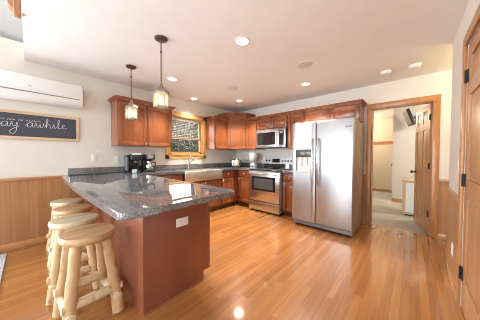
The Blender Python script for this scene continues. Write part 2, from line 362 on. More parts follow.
# hall beyond the doorway
struct(MB().box(1.9, 6.0, 4.06, 4.3, 0, 2.5).build('wall_hall_far', M_HALL, smooth=False))
struct(MB().box(3.385, 6.0, 2.5, 2.62, 0, 2.5).box(3.385, 3.5, 2.62, 4.06, 0, 2.5).build('wall_hall_near', M_OFFW, smooth=False))
struct(MB().box(1.9, 2.0, 0.12, 4.06, 0, 2.5).build('wall_hall_left', M_HALL, smooth=False))
struct(MB().box(5.9, 6.0, 0.12, 2.5, 0, 2.5).build('wall_hall_right', M_HALL, smooth=False))
struct(MB().box(2.0, 3.385, 4.045, 4.06, 0, 0.09).build('baseboard_hall_far', M_OAKX, smooth=False))
struct(MB().box(3.385, 5.9, 2.485, 2.5, 0, 0.09).build('baseboard_hall_near', M_OAKX, smooth=False))

# wainscot, caps, baseboards
struct(MB().box(0, 0.014, -4.9, -3.455, 0.085, 0.875).build('trim_1', M_WAIN_A, smooth=False), 'honey oak board wainscot on the left wall', 'wainscot')
struct(MB().box(0, 0.032, -4.9, -3.455, 0.875, 0.912, 0.006).build('trim_2', M_OAKH), 'oak cap rail of the left wainscot', 'trim')
struct(MB().box(0, 0.022, -4.9, -3.455, 0, 0.085, 0.005).build('baseboard_left', M_OAKH), 'oak baseboard along the left wall', 'baseboard')
struct(MB().box(3.0, 3.172, -0.012, 0, 0.085, 0.84).box(4.068, 5.5, -0.012, 0, 0.085, 0.84).build('trim_3', M_WAIN_B, smooth=False), 'oak wainscot either side of the doorway', 'wainscot')
struct(MB().box(3.0, 3.172, -0.028, 0, 0.84, 0.875, 0.005).box(4.068, 5.5, -0.028, 0, 0.84, 0.875, 0.005).build('trim_4', M_OAKX), 'oak cap rail beside the doorway', 'trim')
struct(MB().box(3.0, 3.172, -0.02, 0, 0, 0.085, 0.004).box(4.068, 5.5, -0.02, 0, 0, 0.085, 0.004).build('baseboard_back', M_OAKX), 'oak baseboard beside the doorway', 'baseboard')
struct(MB().box(XR-0.012, XR, -1.632, -0.905, 0.085, 0.835).build('trim_5', M_WAIN_A, smooth=False), 'oak wainscot on the right wall', 'wainscot')
struct(MB().box(XR-0.028, XR, -1.632, -0.905, 0.835, 0.87, 0.005).build('trim_6', M_OAKH), 'oak cap rail on the right wall', 'trim')
struct(MB().box(XR-0.02, XR, -1.632, -0.905, 0, 0.085, 0.004).build('baseboard_right', M_OAKH), 'oak baseboard on the right wall', 'baseboard')

# doorway casing (back wall)
cs = MB()
cs.box(3.170, 3.238, -0.022, 0.0, 0, 2.035, 0.006).box(3.988, 4.068, -0.022, 0.0, 0, 2.035, 0.006).box(3.172, 4.068, -0.022, 0.0, 2.03, 2.112, 0.006)
cs.box(3.232, 3.247, 0.0, 0.12, 0, 2.035).box(3.990, 3.998, 0.0, 0.045, 0, 2.035).box(3.245, 3.995, 0.0, 0.12, 2.018, 2.035)
cs.box(3.172, 3.252, 0.12, 0.14, 0, 2.11).box(3.988, 4.068, 0.12, 0.14, 0, 2.11)
struct(cs.build('trim_7', M_OAK), 'oak casing around the doorway', 'door casing')
# right door casing
cr = MB()
cr.box(XR-0.02, XR, -1.705, -1.632, 0, 2.075, 0.006).box(XR-0.02, XR, RY0-0.075, RY0, 0, 2.075, 0.006).box(XR-0.02, XR, RY0-0.075, -1.632, 2.075, 2.15, 0.006)
struct(cr.build('trim_8', M_OAK), 'oak casing around the pine door at right', 'door casing')

def door_slab(b, w, h, t, rows, stile=0.105, mid=0.09, both=True):
    """panelled door in x 0..w, z 0..h, y 0..t; rows = list of (z0,z1)"""
    px0, px1 = stile, w - stile; pm0, pm1 = w/2 - mid/2, w/2 + mid/2
    b.box(0, stile, 0, t, 0, h, 0.003, 1).box(w-stile, w, 0, t, 0, h, 0.003, 1)
    zs = [0] + [z for r in rows for z in r] + [h]
    for a, c in zip(zs[::2], zs[1::2]): b.box(stile, w-stile, 0.0005, t-0.0005, a, c)
    for r in rows:
        b.box(pm0, pm1, 0.0008, t-0.0008, r[0], r[1])
        for a, c in ((px0, pm0), (pm1, px1)):
            b.box(a, c, t*0.35, t*0.65, r[0], r[1])
            b.frustum(a+0.012, c-0.012, r[0]+0.012, r[1]-0.012, t*0.35, t*0.1, 0.028)
            b.frustum(a+0.012, c-0.012, r[0]+0.012, r[1]-0.012, t*0.65, t*0.9, 0.028)
ROWS = [(0.24, 0.88), (1.02, 1.62), (1.72, 1.92)]
# door_1: the open door beyond the doorway
d1 = bpy.data.objects.new('door_1', None); COL.objects.link(d1)
struct(d1, 'pine six panel door standing open beyond the doorway', 'door')
ang = math.atan2(0.73, -0.155); d1.location = (3.999, 0.055, 0.012); d1.rotation_euler = (0, 0, ang)
b = MB(); door_slab(b, 0.735, 2.0, 0.036, ROWS); b.build('door_panel', M_PINE, d1)
def knob_mesh(b, x, y, z, sgn, r=0.027):
    """door knob along local y"""
    pr = [(0.03, 0), (0.03, 0.006), (0.011, 0.010), (0.011, 0.035), (r, 0.045), (r*1.05, 0.055), (r*0.8, 0.068), (0.004, 0.072)]
    b.rings([[(x + rr*math.cos(2*PI*k/16), y + sgn*zz, z + rr*math.sin(2*PI*k/16)) for k in range(16)] for rr, zz in pr])
b = MB(); knob_mesh(b, 0.675, 0.0, 0.915, -1); knob_mesh(b, 0.675, 0.036, 0.915, 1); b.build('door_knob', M_BLKM, d1)
for z in (0.32, 1.05, 1.79):
    b = MB(); b.tube([(-0.012, 0.040, z-0.045), (-0.012, 0.040, z+0.045)], 0.009, 10); b.box(-0.012, 0.03, 0.036, 0.042, z-0.045, z+0.045); b.build('hinge', M_BLKM, d1)
# door_2: pine door in the right wall (local x runs toward the camera, front faces the kitchen)
d2 = bpy.data.objects.new('door_2', None); COL.objects.link(d2)
struct(d2, 'knotty pine panel door in the right wall', 'door')
d2.location = (XR+0.002, RY1-0.006, 0.012); d2.rotation_euler = (0, 0, -PI/2)
b = MB(); door_slab(b, 1.09, 2.05, 0.038, [(0.24, 0.88), (1.02, 1.66), (1.77, 1.95)]); b.build('door_panel', M_PINE, d2)
b = MB(); knob_mesh(b, 1.035, 0.0, 0.86, -1); b.build('door_knob', M_BLKM, d2)
for z in (0.27, 1.01, 1.82):
    b = MB(); b.tube([(0.0, -0.008, z-0.05), (0.0, -0.008, z+0.05)], 0.009, 10); b.box(0.0, 0.045, -0.005, 0.0, z-0.05, z+0.05); b.build('hinge', M_BLKM, d2)

# window over the sink
w1 = bpy.data.objects.new('window_1', None); COL.objects.link(w1); struct(w1, 'oak framed double hung window above the sink', 'window')
b = MB()
b.box(0, 0.022, WY0-0.078, WY0, 1.135, 2.145, 0.005).box(0, 0.022, WY1, WY1+0.078, 1.135, 2.145, 0.005).box(0, 0.022, WY0-0.078, WY1+0.078, WZ1, 2.145, 0.005).box(0, 0.022, WY0-0.078, WY1+0.078, 1.135, WZ0, 0.005)
b.box(0, 0.045, WY0-0.05, WY1+0.05, WZ0-0.012, WZ0+0.014, 0.005)
b.build('casing', M_WINOAK, w1)
b = MB()
b.box(-0.12, 0, WY0, WY0+0.02, WZ0, WZ1).box(-0.12, 0, WY1-0.02, WY1, WZ0, WZ1).box(-0.12, 0, WY0, WY1, WZ1-0.02, WZ1).box(-0.12, 0, WY0, WY1, WZ0, WZ0+0.02)
b.build('jamb', M_WINOAK, w1)
zm = 1.60
for (z0, z1, x) in ((WZ0+0.02, zm+0.02, -0.07), (zm-0.02, WZ1-0.02, -0.10)):
    b = MB(); y0, y1 = WY0+0.02, WY1-0.02
    b.box(x, x+0.03, y0, y0+0.045, z0, z1).box(x, x+0.03, y1-0.045, y1, z0, z1).box(x, x+0.03, y0, y1, z0, z0+0.045).box(x, x+0.03, y0, y1, z1-0.045, z1)
    s = b.build('sash', M_WINOAK, w1)
    MB().box(x+0.012, x+0.016, y0+0.045, y1-0.045, z0+0.045, z1-0.045).build('pane', M_GLASS, s, smooth=False)
# outdoors behind it
struct(MB().box(-16, -0.3, -16, 9, -0.9, -0.6).build('ground_outside', M_GRASS, smooth=False))
def shrub(loc, r, h, label):
    b = MB(); rn = random.Random(int(loc[1]*100))
    for i in range(1600):
        th = rn.uniform(0, 2*PI); ph = rn.uniform(-1, 1); rr = (rn.random()**0.4)
        c = Vector((math.cos(th)*math.sqrt(1-ph*ph)*r*rr, math.sin(th)*math.sqrt(1-ph*ph)*r*rr, h/2 + ph*h/2*rr))
        d1_ = Vector((rn.gauss(0, 1), rn.gauss(0, 1), rn.gauss(0, 1))).normalized()*rn.uniform(0.07, 0.14)*max(1, r); d2_ = d1_.orthogonal().normalized()*rn.uniform(0.04, 0.07)*max(1, r)
        vs = [b.bm.verts.new(c + q) for q in (-d1_, d2_, d1_, -d2_)]; b.bm.faces.new(vs)
    t_ = thing('shrub', label, 'shrub', loc)
    b.build('foliage', M_LEAF, t_, smooth=False)
    MB().tube([(0, 0, 0), (0.02, 0, h*0.7)], [0.05, 0.02], 8).build('stem', M_OAK, t_)
shrub((-2.6, 0.1, -0.6), 0.9, 2.4, 'green shrub seen through the right side of the sink window')
shrub((-3.2, 2.3, -0.6), 1.1, 2.9, 'green shrub farther off behind the sink window')
shrub((-1.9, -1.5, -0.6), 0.6, 1.9, 'green shrub close outside the sink window')

shrub((-6.0, 2.6, -0.6), 1.6, 5.2, 'tall grey-green tree standing behind the shrubs outside the sink window')
shrub((-6.5, 6.3, -0.6), 1.7, 5.6, 'tall grey-green tree farthest right outside the sink window')
# horizontal blind in the upper half of that window
t = thing('window_blind', 'pale horizontal slat blind half lowered in the sink window', 'blind', (0, 0, 0))
MB().box(-0.065, -0.02, WY0+0.025, WY1-0.025, 1.99, 2.028, 0.003, 1).build('head_rail', M_BLIND, t)
b = MB(); z = 1.975
while z > 1.63:
    b.prism([(-0.058, z+0.006), (-0.057, z+0.003), (-0.028, z-0.006), (-0.027, z-0.003)], WY0+0.03, WY1-0.03, 'Y'); z -= 0.036
b.build('slat_stack', M_BLIND, t, smooth=False)
for y in (WY0+0.16, (WY0+WY1)/2, WY1-0.16): MB().box(-0.0435, -0.0415, y-0.001, y+0.001, 1.61, 1.99).build('lift_cord', M_BLIND, t)
MB().box(-0.055, -0.030, WY0+0.028, WY1-0.028, 1.606, 1.622, 0.003, 1).build('bottom_rail', M_BLIND, t)

# ================================================================== CEILING FITTINGS
def canlight(x, y, label, power=170):
    t = thing('recessed_light', label, 'ceiling light', (x, y, ZC), 0, 'recessed ceiling lights')
    MB().lathe([(0.085, 0), (0.085, -0.006), (0.066, -0.009), (0.062, 0.0)], n=28, cap=False).build('trim_ring', M_WHITE, t)
    MB().lathe([(0.064, -0.001), (0.064, -0.004)], n=28).build('lens', M_LED, t)
    light('SPOT', 'lamp_glow', t, (0, 0, -0.012), power, (1.0, 0.92, 0.82), spot_size=1.85, spot_blend=0.7, shadow_soft_size=0.085)
canlight(2.397, -2.457, 'largest round recessed light, in the ceiling nearest the camera', 120)
canlight(0.885, -2.451, 'round recessed light in the ceiling right of the pendants', 230)
canlight(2.403, -0.825, 'round recessed light in the ceiling in front of the fridge', 300)
canlight(0.894, -0.849, 'round recessed light in the ceiling before the corner cabinet', 330)
canlight(0.255, -1.608, 'round recessed light in the ceiling above the sink window', 100)
def disc(x, y, r, name, label, cat, group=None):
    t = thing(name, label, cat, (x, y, ZC), 0, group)
    MB().lathe([(r, 0), (r, -0.006), (r*0.92, -0.010), (r*0.90, -0.004)], n=28, cap=False).build('rim', M_OFFW, t)
    MB().lathe([(r*0.91, -0.001), (r*0.91, -0.006)], n=28).build('grille', M_OFFW, t)
disc(1.324, -1.513, 0.105, 'ceiling_speaker', 'pale round ceiling speaker above the sink run', 'speaker', 'ceiling speakers')
disc(2.679, -1.503, 0.105, 'ceiling_speaker', 'pale round ceiling speaker toward the fridge side', 'speaker', 'ceiling speakers')
def detector(x, y, r, label):
    t = thing('smoke_detector', label, 'smoke detector', (x, y, ZC), 0, 'ceiling detectors')
    MB().lathe([(r, 0), (r, -0.012), (r*0.93, -0.022)], n=24).build('base', M_WHITE, t)
    MB().lathe([(r*0.85, -0.022), (r*0.8, -0.036), (r*0.5, -0.042), (0.004, -0.043)], n=24).build('cover', M_WHITE, t)
detector(3.469, -0.517, 0.065, 'white smoke detector on the ceiling, the left of two')
detector(3.779, -0.506, 0.068, 'white smoke detector on the ceiling nearer the right wall')

def pendant(x, y, label):
    t = thing('pendant_light', label, 'pendant lamp', (x, y, ZC), 0, 'lantern pendants over the peninsula')
    MB().lathe([(0.064, 0), (0.064, -0.012), (0.05, -0.022), (0.012, -0.026), (0.008, -0.05)], n=28).build('canopy', M_BRONZE, t)
    b = MB(); b.tube([(0, 0, -0.04), (0, 0, -0.47)], 0.006, 8)
    b.lathe([(0.010, -0.135), (0.012, -0.142), (0.010, -0.149)], n=10); b.build('rod', M_BRONZE, t)
    MB().lathe([(0.007, -0.455), (0.013, -0.47), (0.018, -0.495), (0.030, -0.508), (0.078, -0.553), (0.082, -0.562), (0.076, -0.564)], n=6).build('cap', M_PEWTER, t)
    b = MB()
    for k in range(6):
        a = 2*PI*k/6; c, s_ = math.cos(a)*0.074, math.sin(a)*0.074
        b.tube([(c, s_, -0.56), (c, s_, -0.728)], 0.0045, 6)
    for z in (-0.566, -0.722):
        b.lathe([(0.078, z-0.007), (0.079, z+0.007), (0.068, z+0.007), (0.068, z-0.007), (0.078, z-0.007)], n=6, cap=False)
    b.build('cage', M_PEWTER, t)
    MB().lathe([(0.068, -0.563), (0.068, -0.726)], n=6, cap=False).build('glass_shade', M_LGLASS, t, smooth=False)
    MB().lathe([(0.010, -0.555), (0.014, -0.565), (0.014, -0.60), (0.010, -0.605)], n=12).build('socket', M_BRONZE, t)
    MB().lathe([(0.010, -0.60), (0.014, -0.615), (0.027, -0.645), (0.028, -0.66), (0.020, -0.678), (0.004, -0.686)], n=14).build('bulb', M_BULB, t)
    light('POINT', 'bulb_glow', t, (0, 0, -0.652), 7, (1.0, 0.72, 0.42), shadow_soft_size=0.03)
pendant(1.785, -3.062, 'bronze lantern pendant nearer the camera, larger of the two in view')
pendant(0.855, -3.046, 'bronze lantern pendant nearer the left wall, farther of the two')

# ================================================================== CABINETS
# cabinets are built facing local -y, x to the right, z up; x0 is the left end of the front
def panel_door(b, x0, x1, z0, z1, t=0.022, st=0.056):
    y = -t
    b.box(x0, x0+st, y, 0, z0, z1, 0.004, 2).box(x1-st, x1, y, 0, z0, z1, 0.004, 2)
    b.box(x0+st, x1-st, y+0.0004, 0, z0, z0+st, 0.002, 1).box(x0+st, x1-st, y+0.0004, 0, z1-st, z1, 0.002, 1)
    b.box(x0+st-0.002, x1-st+0.002, -0.005, -0.001, z0+st-0.002, z1-st+0.002)
    b.frustum(x0+st+0.010, x1-st-0.010, z0+st+0.010, z1-st-0.010, -0.005, -0.015, 0.022)
def knob(parent, x, y, z, r=0.014):
    b = MB(); pr = [(0.007, 0), (0.006, 0.012), (r, 0.018), (r, 0.024), (r*0.6, 0.029), (0.002, 0.030)]
    b.rings([[(x + q*math.cos(2*PI*k/12), y - d, z + q*math.sin(2*PI*k/12)) for k in range(12)] for q, d in pr])
    return b.build('knob', M_NICKEL, parent)
def add_door(t, x0, x1, z0, z1, knob_at=None, name='door'):
    b = MB(); panel_door(b, x0, x1, z0, z1); d = b.build(name, M_CH, t)
    if knob_at: knob(d, knob_at[0], -0.02, knob_at[1])
    return d
def add_drawer(t, x0, x1, z0, z1):
    b = MB(); b.box(x0, x1, -0.018, 0, z0, z1, 0.005); b.frustum(x0+0.02, x1-0.02, z0+0.02, z1-0.02, -0.017, -0.022, 0.012)
    d = b.build('drawer', M_CHH, t); knob(d, (x0+x1)/2, -0.021, (z0+z1)/2); return d
def crown(t, x0, x1, z, D, left=True, right=True):
    """stepped crown along the front and, where open, along the ends"""
    b = MB()
    for dz0, dz1, o in ((0.0, 0.018, 0.012), (0.018, 0.04, 0.028), (0.04, 0.058, 0.048)):
        b.box(x0-(o if left else 0), x1+(o if right else 0), -o-0.02, D, z+dz0, z+dz1, 0.004, 1)
    return b.build('crown_moulding', M_CHH, t)
UB, UT = 1.365, 2.075
def upper(label, loc, rz, W, doors, z0=UB, z1=UT, D=0.33, left=True, right=True, group='wall cabinets', knob_low=True):
    t = thing('wall_cabinet', label, 'cabinet', loc, rz, group)
    b = MB(); b.box(0, W, 0, D, z0, z1, 0.002, 1); b.build('body', M_CH, t)
    n = len(doors)
    for i, (a, c) in enumerate(doors):
        kx = (c-0.028) if (n > 1 and i % 2 == 0) or n == 1 else (a+0.028)
        add_door(t, a, c, z0+0.012, z1-0.012, (kx, z0+0.04))
    crown(t, 0, W, z1, D, left, right)
    return t
E_ = 0.002
upper('cherry two door wall cabinet above the coffee makers', (0.332, -3.08, 0), PI/2, 0.92, [(0.012, 0.455), (0.465, 0.908)])
upper('narrow cherry wall cabinet between window and corner cabinet', (0.332, -1.10, 0), PI/2, 0.44, [(0.03, 0.43)], right=False)
upper('cherry wall cabinet between corner cabinet and microwave', (0.662, -0.332, 0), 0, 0.343, [(0.015, 0.33)], left=False, right=False)
upper('short two door cherry cabinet directly above the microwave', (1.01, -0.332, 0), 0, 0.79, [(0.012, 0.39), (0.40, 0.778)], z0=1.82, left=False, right=False)
upper('tall cherry wall cabinet between microwave and fridge', (1.805, -0.332, 0), 0, 0.375, [(0.012, 0.36)], z0=1.355, left=False, right=False)
upper('short two door cherry cabinet above the fridge', (2.185, -0.332, 0), 0, 0.94, [(0.012, 0.465), (0.475, 0.928)], z0=1.80, left=False)
# diagonal corner cabinet
t = thing('corner_cabinet', 'taller cherry corner cabinet set diagonally between the two walls', 'cabinet', (0, 0, 0), 0, None)
P5 = [(0.002, -0.66), (0.33, -0.66), (0.66, -0.33), (0.66, -0.002), (0.002, -0.002)]
MB().prism(P5, UB, 2.22, 'Z', 0.002).build('body', M_CH, t)
b = MB(); panel_door(b, 0.012, 0.455, UB+0.012, 2.205); d = b.build('door', M_CH, t); d.location = (0.33, -0.66, 0); d.rotation_euler = (0, 0, PI/4); knob(d, 0.425, -0.02, UB+0.05)
b = MB()
for z0, z1, o in ((2.22, 2.238, 0.014), (2.238, 2.26, 0.032), (2.26, 2.28, 0.055)):
    k = o*math.tan(PI/8)
    b.prism([(0.002, -0.66-o), (0.33+k, -0.66-o), (0.66+o, -0.33-k), (0.66+o, -0.002), (0.002, -0.002)], z0, z1, 'Z', 0.003)
b.build('crown_moulding', M_CHH, t)

# base cabinets
def base(label, loc, rz, W, drawers, doors, D=0.6, top=0.873, dz=0.70, group='base cabinets'):
    t = thing('base_cabinet', label, 'cabinet', loc, rz, group)
    b = MB(); b.box(0, W, 0, D, 0.105, top, 0.002, 1); b.build('body', M_CHD, t)
    MB().box(0, W, 0.07, D, 0, 0.105).build('toe_kick', M_CHD, t)
    for a, c in drawers: add_drawer(t, a, c, dz+0.012, top-0.018)
    for i, (a, c) in enumerate(doors):
        n = len(doors); kx = (c-0.028) if (n > 1 and i % 2 == 0) else (a+0.028)
        add_door(t, a, c, 0.12, (dz-0.004 if drawers or dz < 0.7 else top-0.018), (kx, dz-0.045))
    return t
base('cherry base cabinet with drawer left of the farmhouse sink', (0.61, -2.76, 0), PI/2, 0.665, [(0.02, 0.645)], [(0.02, 0.33), (0.338, 0.645)])
base('cherry sink base cabinet below the steel apron', (0.61, -2.09, 0), PI/2, 0.925, [], [(0.012, 0.458), (0.466, 0.913)], top=0.698, dz=0.69)
base('cherry base cabinet with drawer right of the sink', (0.61, -1.16, 0), PI/2, 0.545, [(0.03, 0.40)], [(0.03, 0.40)])
base('cherry base cabinet with drawer left of the range', (0.6115, -0.61, 0), 0, 0.436, [(0.055, 0.42)], [(0.055, 0.42)])
base('narrow cherry base cabinet between range and fridge', (1.852, -0.61, 0), 0, 0.325, [(0.018, 0.307)], [(0.018, 0.307)])
# peninsula
t = thing('peninsula_cabinet', 'red-brown peninsula base with plain panels under the granite', 'cabinet', (0, 0, 0))
MB().box(0.05, 2.285, -3.43, -2.83, 0.105, 0.873).build('body', M_CHD, t, smooth=False)
MB().box(0.05, 2.285, -3.43, -2.90, 0.0, 0.105).build('toe_kick', M_CHD, t, smooth=False)
b = MB(); b.prism([(-3.455, 0), (-2.905, 0), (-2.905, 0.105), (-2.828, 0.105), (-2.828, 0.873), (-3.455, 0.873)], 2.285, 2.305, 'X', 0.001); b.build('end_panel', M_PEN, t)
MB().box(0.035, 2.285, -3.455, -3.43, 0, 0.873, 0.001, 1).build('back_panel', M_PEN, t)
b = MB(); b.box(2.305, 2.311, -3.455, -2.905, 0, 0.018, 0.002, 1); b.build('base_moulding', wood('scribe_strip', (0.30, 0.11, 0.055), (0.42, 0.18, 0.10), 'Y'), t)
for a, c in ((0.70, 1.22), (1.23, 1.75), (1.76, 2.27)):
    b = MB(); panel_door(b, 0, c-a, 0.12, 0.86); o = b.build('door', M_CH, t); o.location = (c, -2.83, 0); o.rotation_euler = (0, 0, PI)

# ------------------------------------------------------------------ worktops
def arc(cx, cy, r, a0, a1, n=8): return [(cx + r*math.cos(math.radians(a0+(a1-a0)*i/n)), cy + r*math.sin(math.radians(a0+(a1-a0)*i/n))) for i in range(n+1)]
poly = [(0.002, -3.63), (0.05, -3.672), (0.14, -3.700), (0.35, -3.722), (0.8, -3.732), (1.4, -3.738), (1.9, -3.732), (2.35, -3.722)]
poly += arc(2.705-0.05, -3.712+0.05, 0.05, -90, 0)
poly += [(2.70, -3.4), (2.69, -3.1)]
poly += arc(2.68-0.07, -2.83-0.07, 0.07, 0, 90)
poly += [(0.65, -2.83), (0.65, -2.075), (0.13, -2.075), (0.13, -1.175), (0.65, -1.175), (0.65, -0.65), (1.048, -0.65), (1.048, -0.002), (0.002, -0.002)]
t = thing('countertop', 'dark speckled granite worktop wrapping the peninsula, sink and corner', 'countertop', (0, 0, 0))
MB().prism(poly, 0.875, 0.915, 'Z', 0.006).build('slab', M_GRAN, t)
b = MB(); b.box(0.002, 0.022, -3.63, -0.002, 0.915, 1.012, 0.003, 1); b.box(0.022, 1.03, -0.022, -0.002, 0.915, 1.012, 0.003, 1); b.build('backsplash', M_GRAN, t)
t = thing('countertop', 'small piece of granite worktop between range and fridge', 'countertop', (0, 0, 0))
MB().box(1.850, 2.185, -0.65, -0.002, 0.875, 0.915, 0.005).build('slab', M_GRAN, t)
MB().box(1.850, 2.185, -0.022, -0.002, 0.915, 1.012, 0.003, 1).build('backsplash', M_GRAN, t)

# ------------------------------------------------------------------ sink and faucet
t = thing('farmhouse_sink', 'stainless apron front sink set in the granite under the window', 'sink', (0, 0, 0))
b = MB(); b.box(0.655, 0.685, -2.09, -1.165, 0.705, 0.912, 0.012, 3); b.build('apron', M_SINK, t)
b = MB(); b.box(0.135, 0.155, -2.07, -1.18, 0.705, 0.900).box(0.155, 0.655, -2.07, -2.05, 0.705, 0.900).box(0.155, 0.655, -1.20, -1.18, 0.705, 0.900).box(0.155, 0.655, -2.05, -1.20, 0.705, 0.72); b.build('basin', M_SINK, t)
t = thing('faucet', 'chrome kitchen faucet standing behind the sink', 'faucet', (0.085, -1.635, 0.915))
MB().lathe([(0.030, 0), (0.030, 0.008), (0.024, 0.014), (0.022, 0.12), (0.024, 0.15), (0.018, 0.165)], n=18).build('body', M_CHROME, t)
MB().tube([(0, 0, 0.15), (0.0, 0, 0.21), (0.025, 0, 0.255), (0.075, 0, 0.272), (0.135, 0, 0.255), (0.175, 0, 0.21), (0.18, 0, 0.17)], [0.015, 0.014, 0.013, 0.013, 0.014, 0.017, 0.018], 12).build('spout', M_CHROME, t)
MB().tube([(0, 0.02, 0.11), (0, 0.045, 0.125), (0.01, 0.085, 0.185)], [0.012, 0.010, 0.006], 10).build('lever', M_CHROME, t)

# ================================================================== APPLIANCES
# fridge
FX0, FX1, FY, FT = 2.20, 3.148, -0.895, 1.77
t = thing('refrigerator', 'stainless side by side refrigerator with ice dispenser', 'refrigerator', (0, 0, 0))
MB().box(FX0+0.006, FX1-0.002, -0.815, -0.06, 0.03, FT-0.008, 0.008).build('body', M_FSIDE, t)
XM = 2.612
def fdoor(x0, x1, hole=None):
    b = MB()
    if not hole: b.box(x0, x1, FY, -0.82, 0.105, FT, 0.014, 3)
    else:
        hx0, hx1, hz0, hz1 = hole
        b.box(x0, hx0, FY, -0.82, 0.105, FT, 0.010, 2).box(hx1, x1, FY, -0.82, 0.105, FT, 0.010, 2)
        b.box(hx0-0.012, hx1+0.012, FY+0.0004, -0.821, 0.1055, hz0, 0.004, 1).box(hx0-0.012, hx1+0.012, FY+0.0004, -0.821, hz1, FT-0.0005, 0.004, 1)
        b.box(hx0-0.005, hx1+0.005, -0.835, -0.822, hz0-0.005, hz1+0.005)
    return b.build('freezer_door' if hole else 'fridge_door', M_SS, t)
HZ0, HZ1 = 0.93, 1.315
fz = fdoor(FX0, XM-0.003, (2.268, 2.528, HZ0, HZ1))
fr = fdoor(XM+0.003, FX1)
b = MB(); b.box(2.268, 2.528, FY-0.003, -0.84, 1.19, HZ1, 0.006); b.build('control_panel', plain('dispenser_panel', (0.10, 0.10, 0.09), 0.2), fz)
b = MB(); b.box(2.268, 2.528, -0.842, -0.836, HZ0, 1.19); b.box(2.268, 2.528, FY+0.004, -0.84, HZ0, HZ0+0.018, 0.003, 1); b.build('dispenser_recess', M_WHITE, fz)
b = MB(); b.box(2.335, 2.365, -0.87, -0.845, 1.03, 1.18, 0.006).box(2.43, 2.46, -0.87, -0.845, 1.05, 1.18, 0.006); b.build('paddle', M_WHITE, fz)
for d, x in ((fz, XM-0.045), (fr, XM+0.045)):
    b = MB(); b.tube([(x, FY, 0.735), (x, FY-0.035, 0.745), (x, FY-0.052, 0.80), (x, FY-0.056, 1.12), (x, FY-0.052, 1.42), (x, FY-0.035, 1.475), (x, FY, 1.485)], [0.013, 0.014, 0.014, 0.014, 0.014, 0.014, 0.013], 12); b.build('handle', M_CHROME, d)
b = MB(); b.box(3.035, 3.118, FY-0.003, FY+0.001, 1.630, 1.652, 0.002, 1); b.build('badge', M_GREY, fr)
b = MB(); b.box(FX0+0.01, FX1-0.01, -0.865, -0.80, 0.035, 0.098, 0.004, 1)
for i in range(5): b.box(FX0+0.03, FX1-0.03, -0.869, -0.864, 0.043+i*0.011, 0.048+i*0.011)
b.build('grille', M_GREY, t)
for x in (FX0+0.06, FX1-0.06):
    for y in (-0.80, -0.12):
        MB().lathe([(0.022, 0.0), (0.022, 0.012), (0.012, 0.014), (0.012, 0.04)], (x, y, 0), 12).build('foot', M_BLK, t)
for x in (FX0+0.03, FX1-0.11): MB().box(x, x+0.08, -0.87, -0.79, FT-0.004, FT+0.018, 0.005).build('hinge_cover', M_GREY, t)

# range
RX0, RX1, RY = 1.058, 1.842, -0.665
t = thing('range', 'stainless electric range with black glass cooktop under the microwave', 'stove', (0, 0, 0))
MB().box(RX0, RX1, RY, -0.03, 0.05, 0.895, 0.003, 1).build('body', M_GREY, t)
MB().box(RX0-0.002, RX1+0.002, RY-0.035, -0.03, 0.895, 0.921, 0.006).build('cooktop', M_BLKG, t)
for x, y, r in ((1.25, -0.5, 0.10), (1.65, -0.5, 0.085), (1.25, -0.22, 0.075), (1.65, -0.22, 0.10)):
    MB().lathe([(r, 0.9212), (r, 0.9220), (r-0.006, 0.9220), (r-0.006, 0.9212)], (x, y, 0), 28, cap=False).build('burner_ring', M_GREY, t)
dr = MB().box(RX0+0.003, RX1-0.003, RY-0.045, RY-0.002, 0.245, 0.872, 0.008).build('oven_door', M_SSH, t)
MB().box(1.150, 1.745, RY-0.049, RY-0.043, 0.465, 0.765, 0.004, 1).build('window', M_BLKG, dr)
MB().box(1.205, 1.690, RY-0.0505, RY-0.0485, 0.505, 0.725, 0.001, 1).build('window_pane', plain('oven_glass', (0.09, 0.10, 0.10), 0.08), dr)
b = MB(); b.tube([(RX0+0.06, RY-0.095, 0.828), (RX1-0.06, RY-0.095, 0.828)], 0.013, 12)
for x in (RX0+0.075, RX1-0.075): b.tube([(x, RY-0.04, 0.828), (x, RY-0.095, 0.828)], 0.010, 8)
b.build('handle', M_NICKEL, dr)
MB().box(1.43, 1.47, RY-0.047, RY-0.044, 0.36, 0.372).build('badge', M_WHITE, dr)
b = MB(); b.box(RX0+0.003, RX1-0.003, RY-0.043, RY-0.002, 0.035, 0.225, 0.010); b.box(RX0+0.02, RX1-0.02, RY-0.055, RY-0.04, 0.195, 0.222, 0.006); b.build('drawer', M_SSH, t)
b = MB(); b.prism([(-0.025, 1.02), (-0.105, 1.02), (-0.07, 1.195), (-0.025, 1.195)], RX0+0.002, RX1-0.002, 'X', 0.004); bk = b.build('control_panel', plain('range_panel', (0.68, 0.70, 0.71), 0.35, 0.3), t)
b = MB(); b.prism([(-0.025, 0.921), (-0.115, 0.921), (-0.106, 1.019), (-0.025, 1.019)], RX0+0.002, RX1-0.002, 'X', 0.002); b.build('back_riser', M_BLKG, t)  # black lower trim; its height also paints in the cooktop's reflection
def onpanel(z): return -0.105 + (z-1.02)/(1.195-1.02)*0.035
b = MB(); y = onpanel(1.095)
b.rings([[(1.28, onpanel(1.05)-0.002, 1.05), (1.48, onpanel(1.05)-0.002, 1.05), (1.48, onpanel(1.14)-0.002, 1.14), (1.28, onpanel(1.14)-0.002, 1.14)], [(1.28, onpanel(1.05)+0.01, 1.05), (1.48, onpanel(1.05)+0.01, 1.05), (1.48, onpanel(1.14)+0.01, 1.14), (1.28, onpanel(1.14)+0.01, 1.14)]])
b.build('display', M_BLKG, bk)
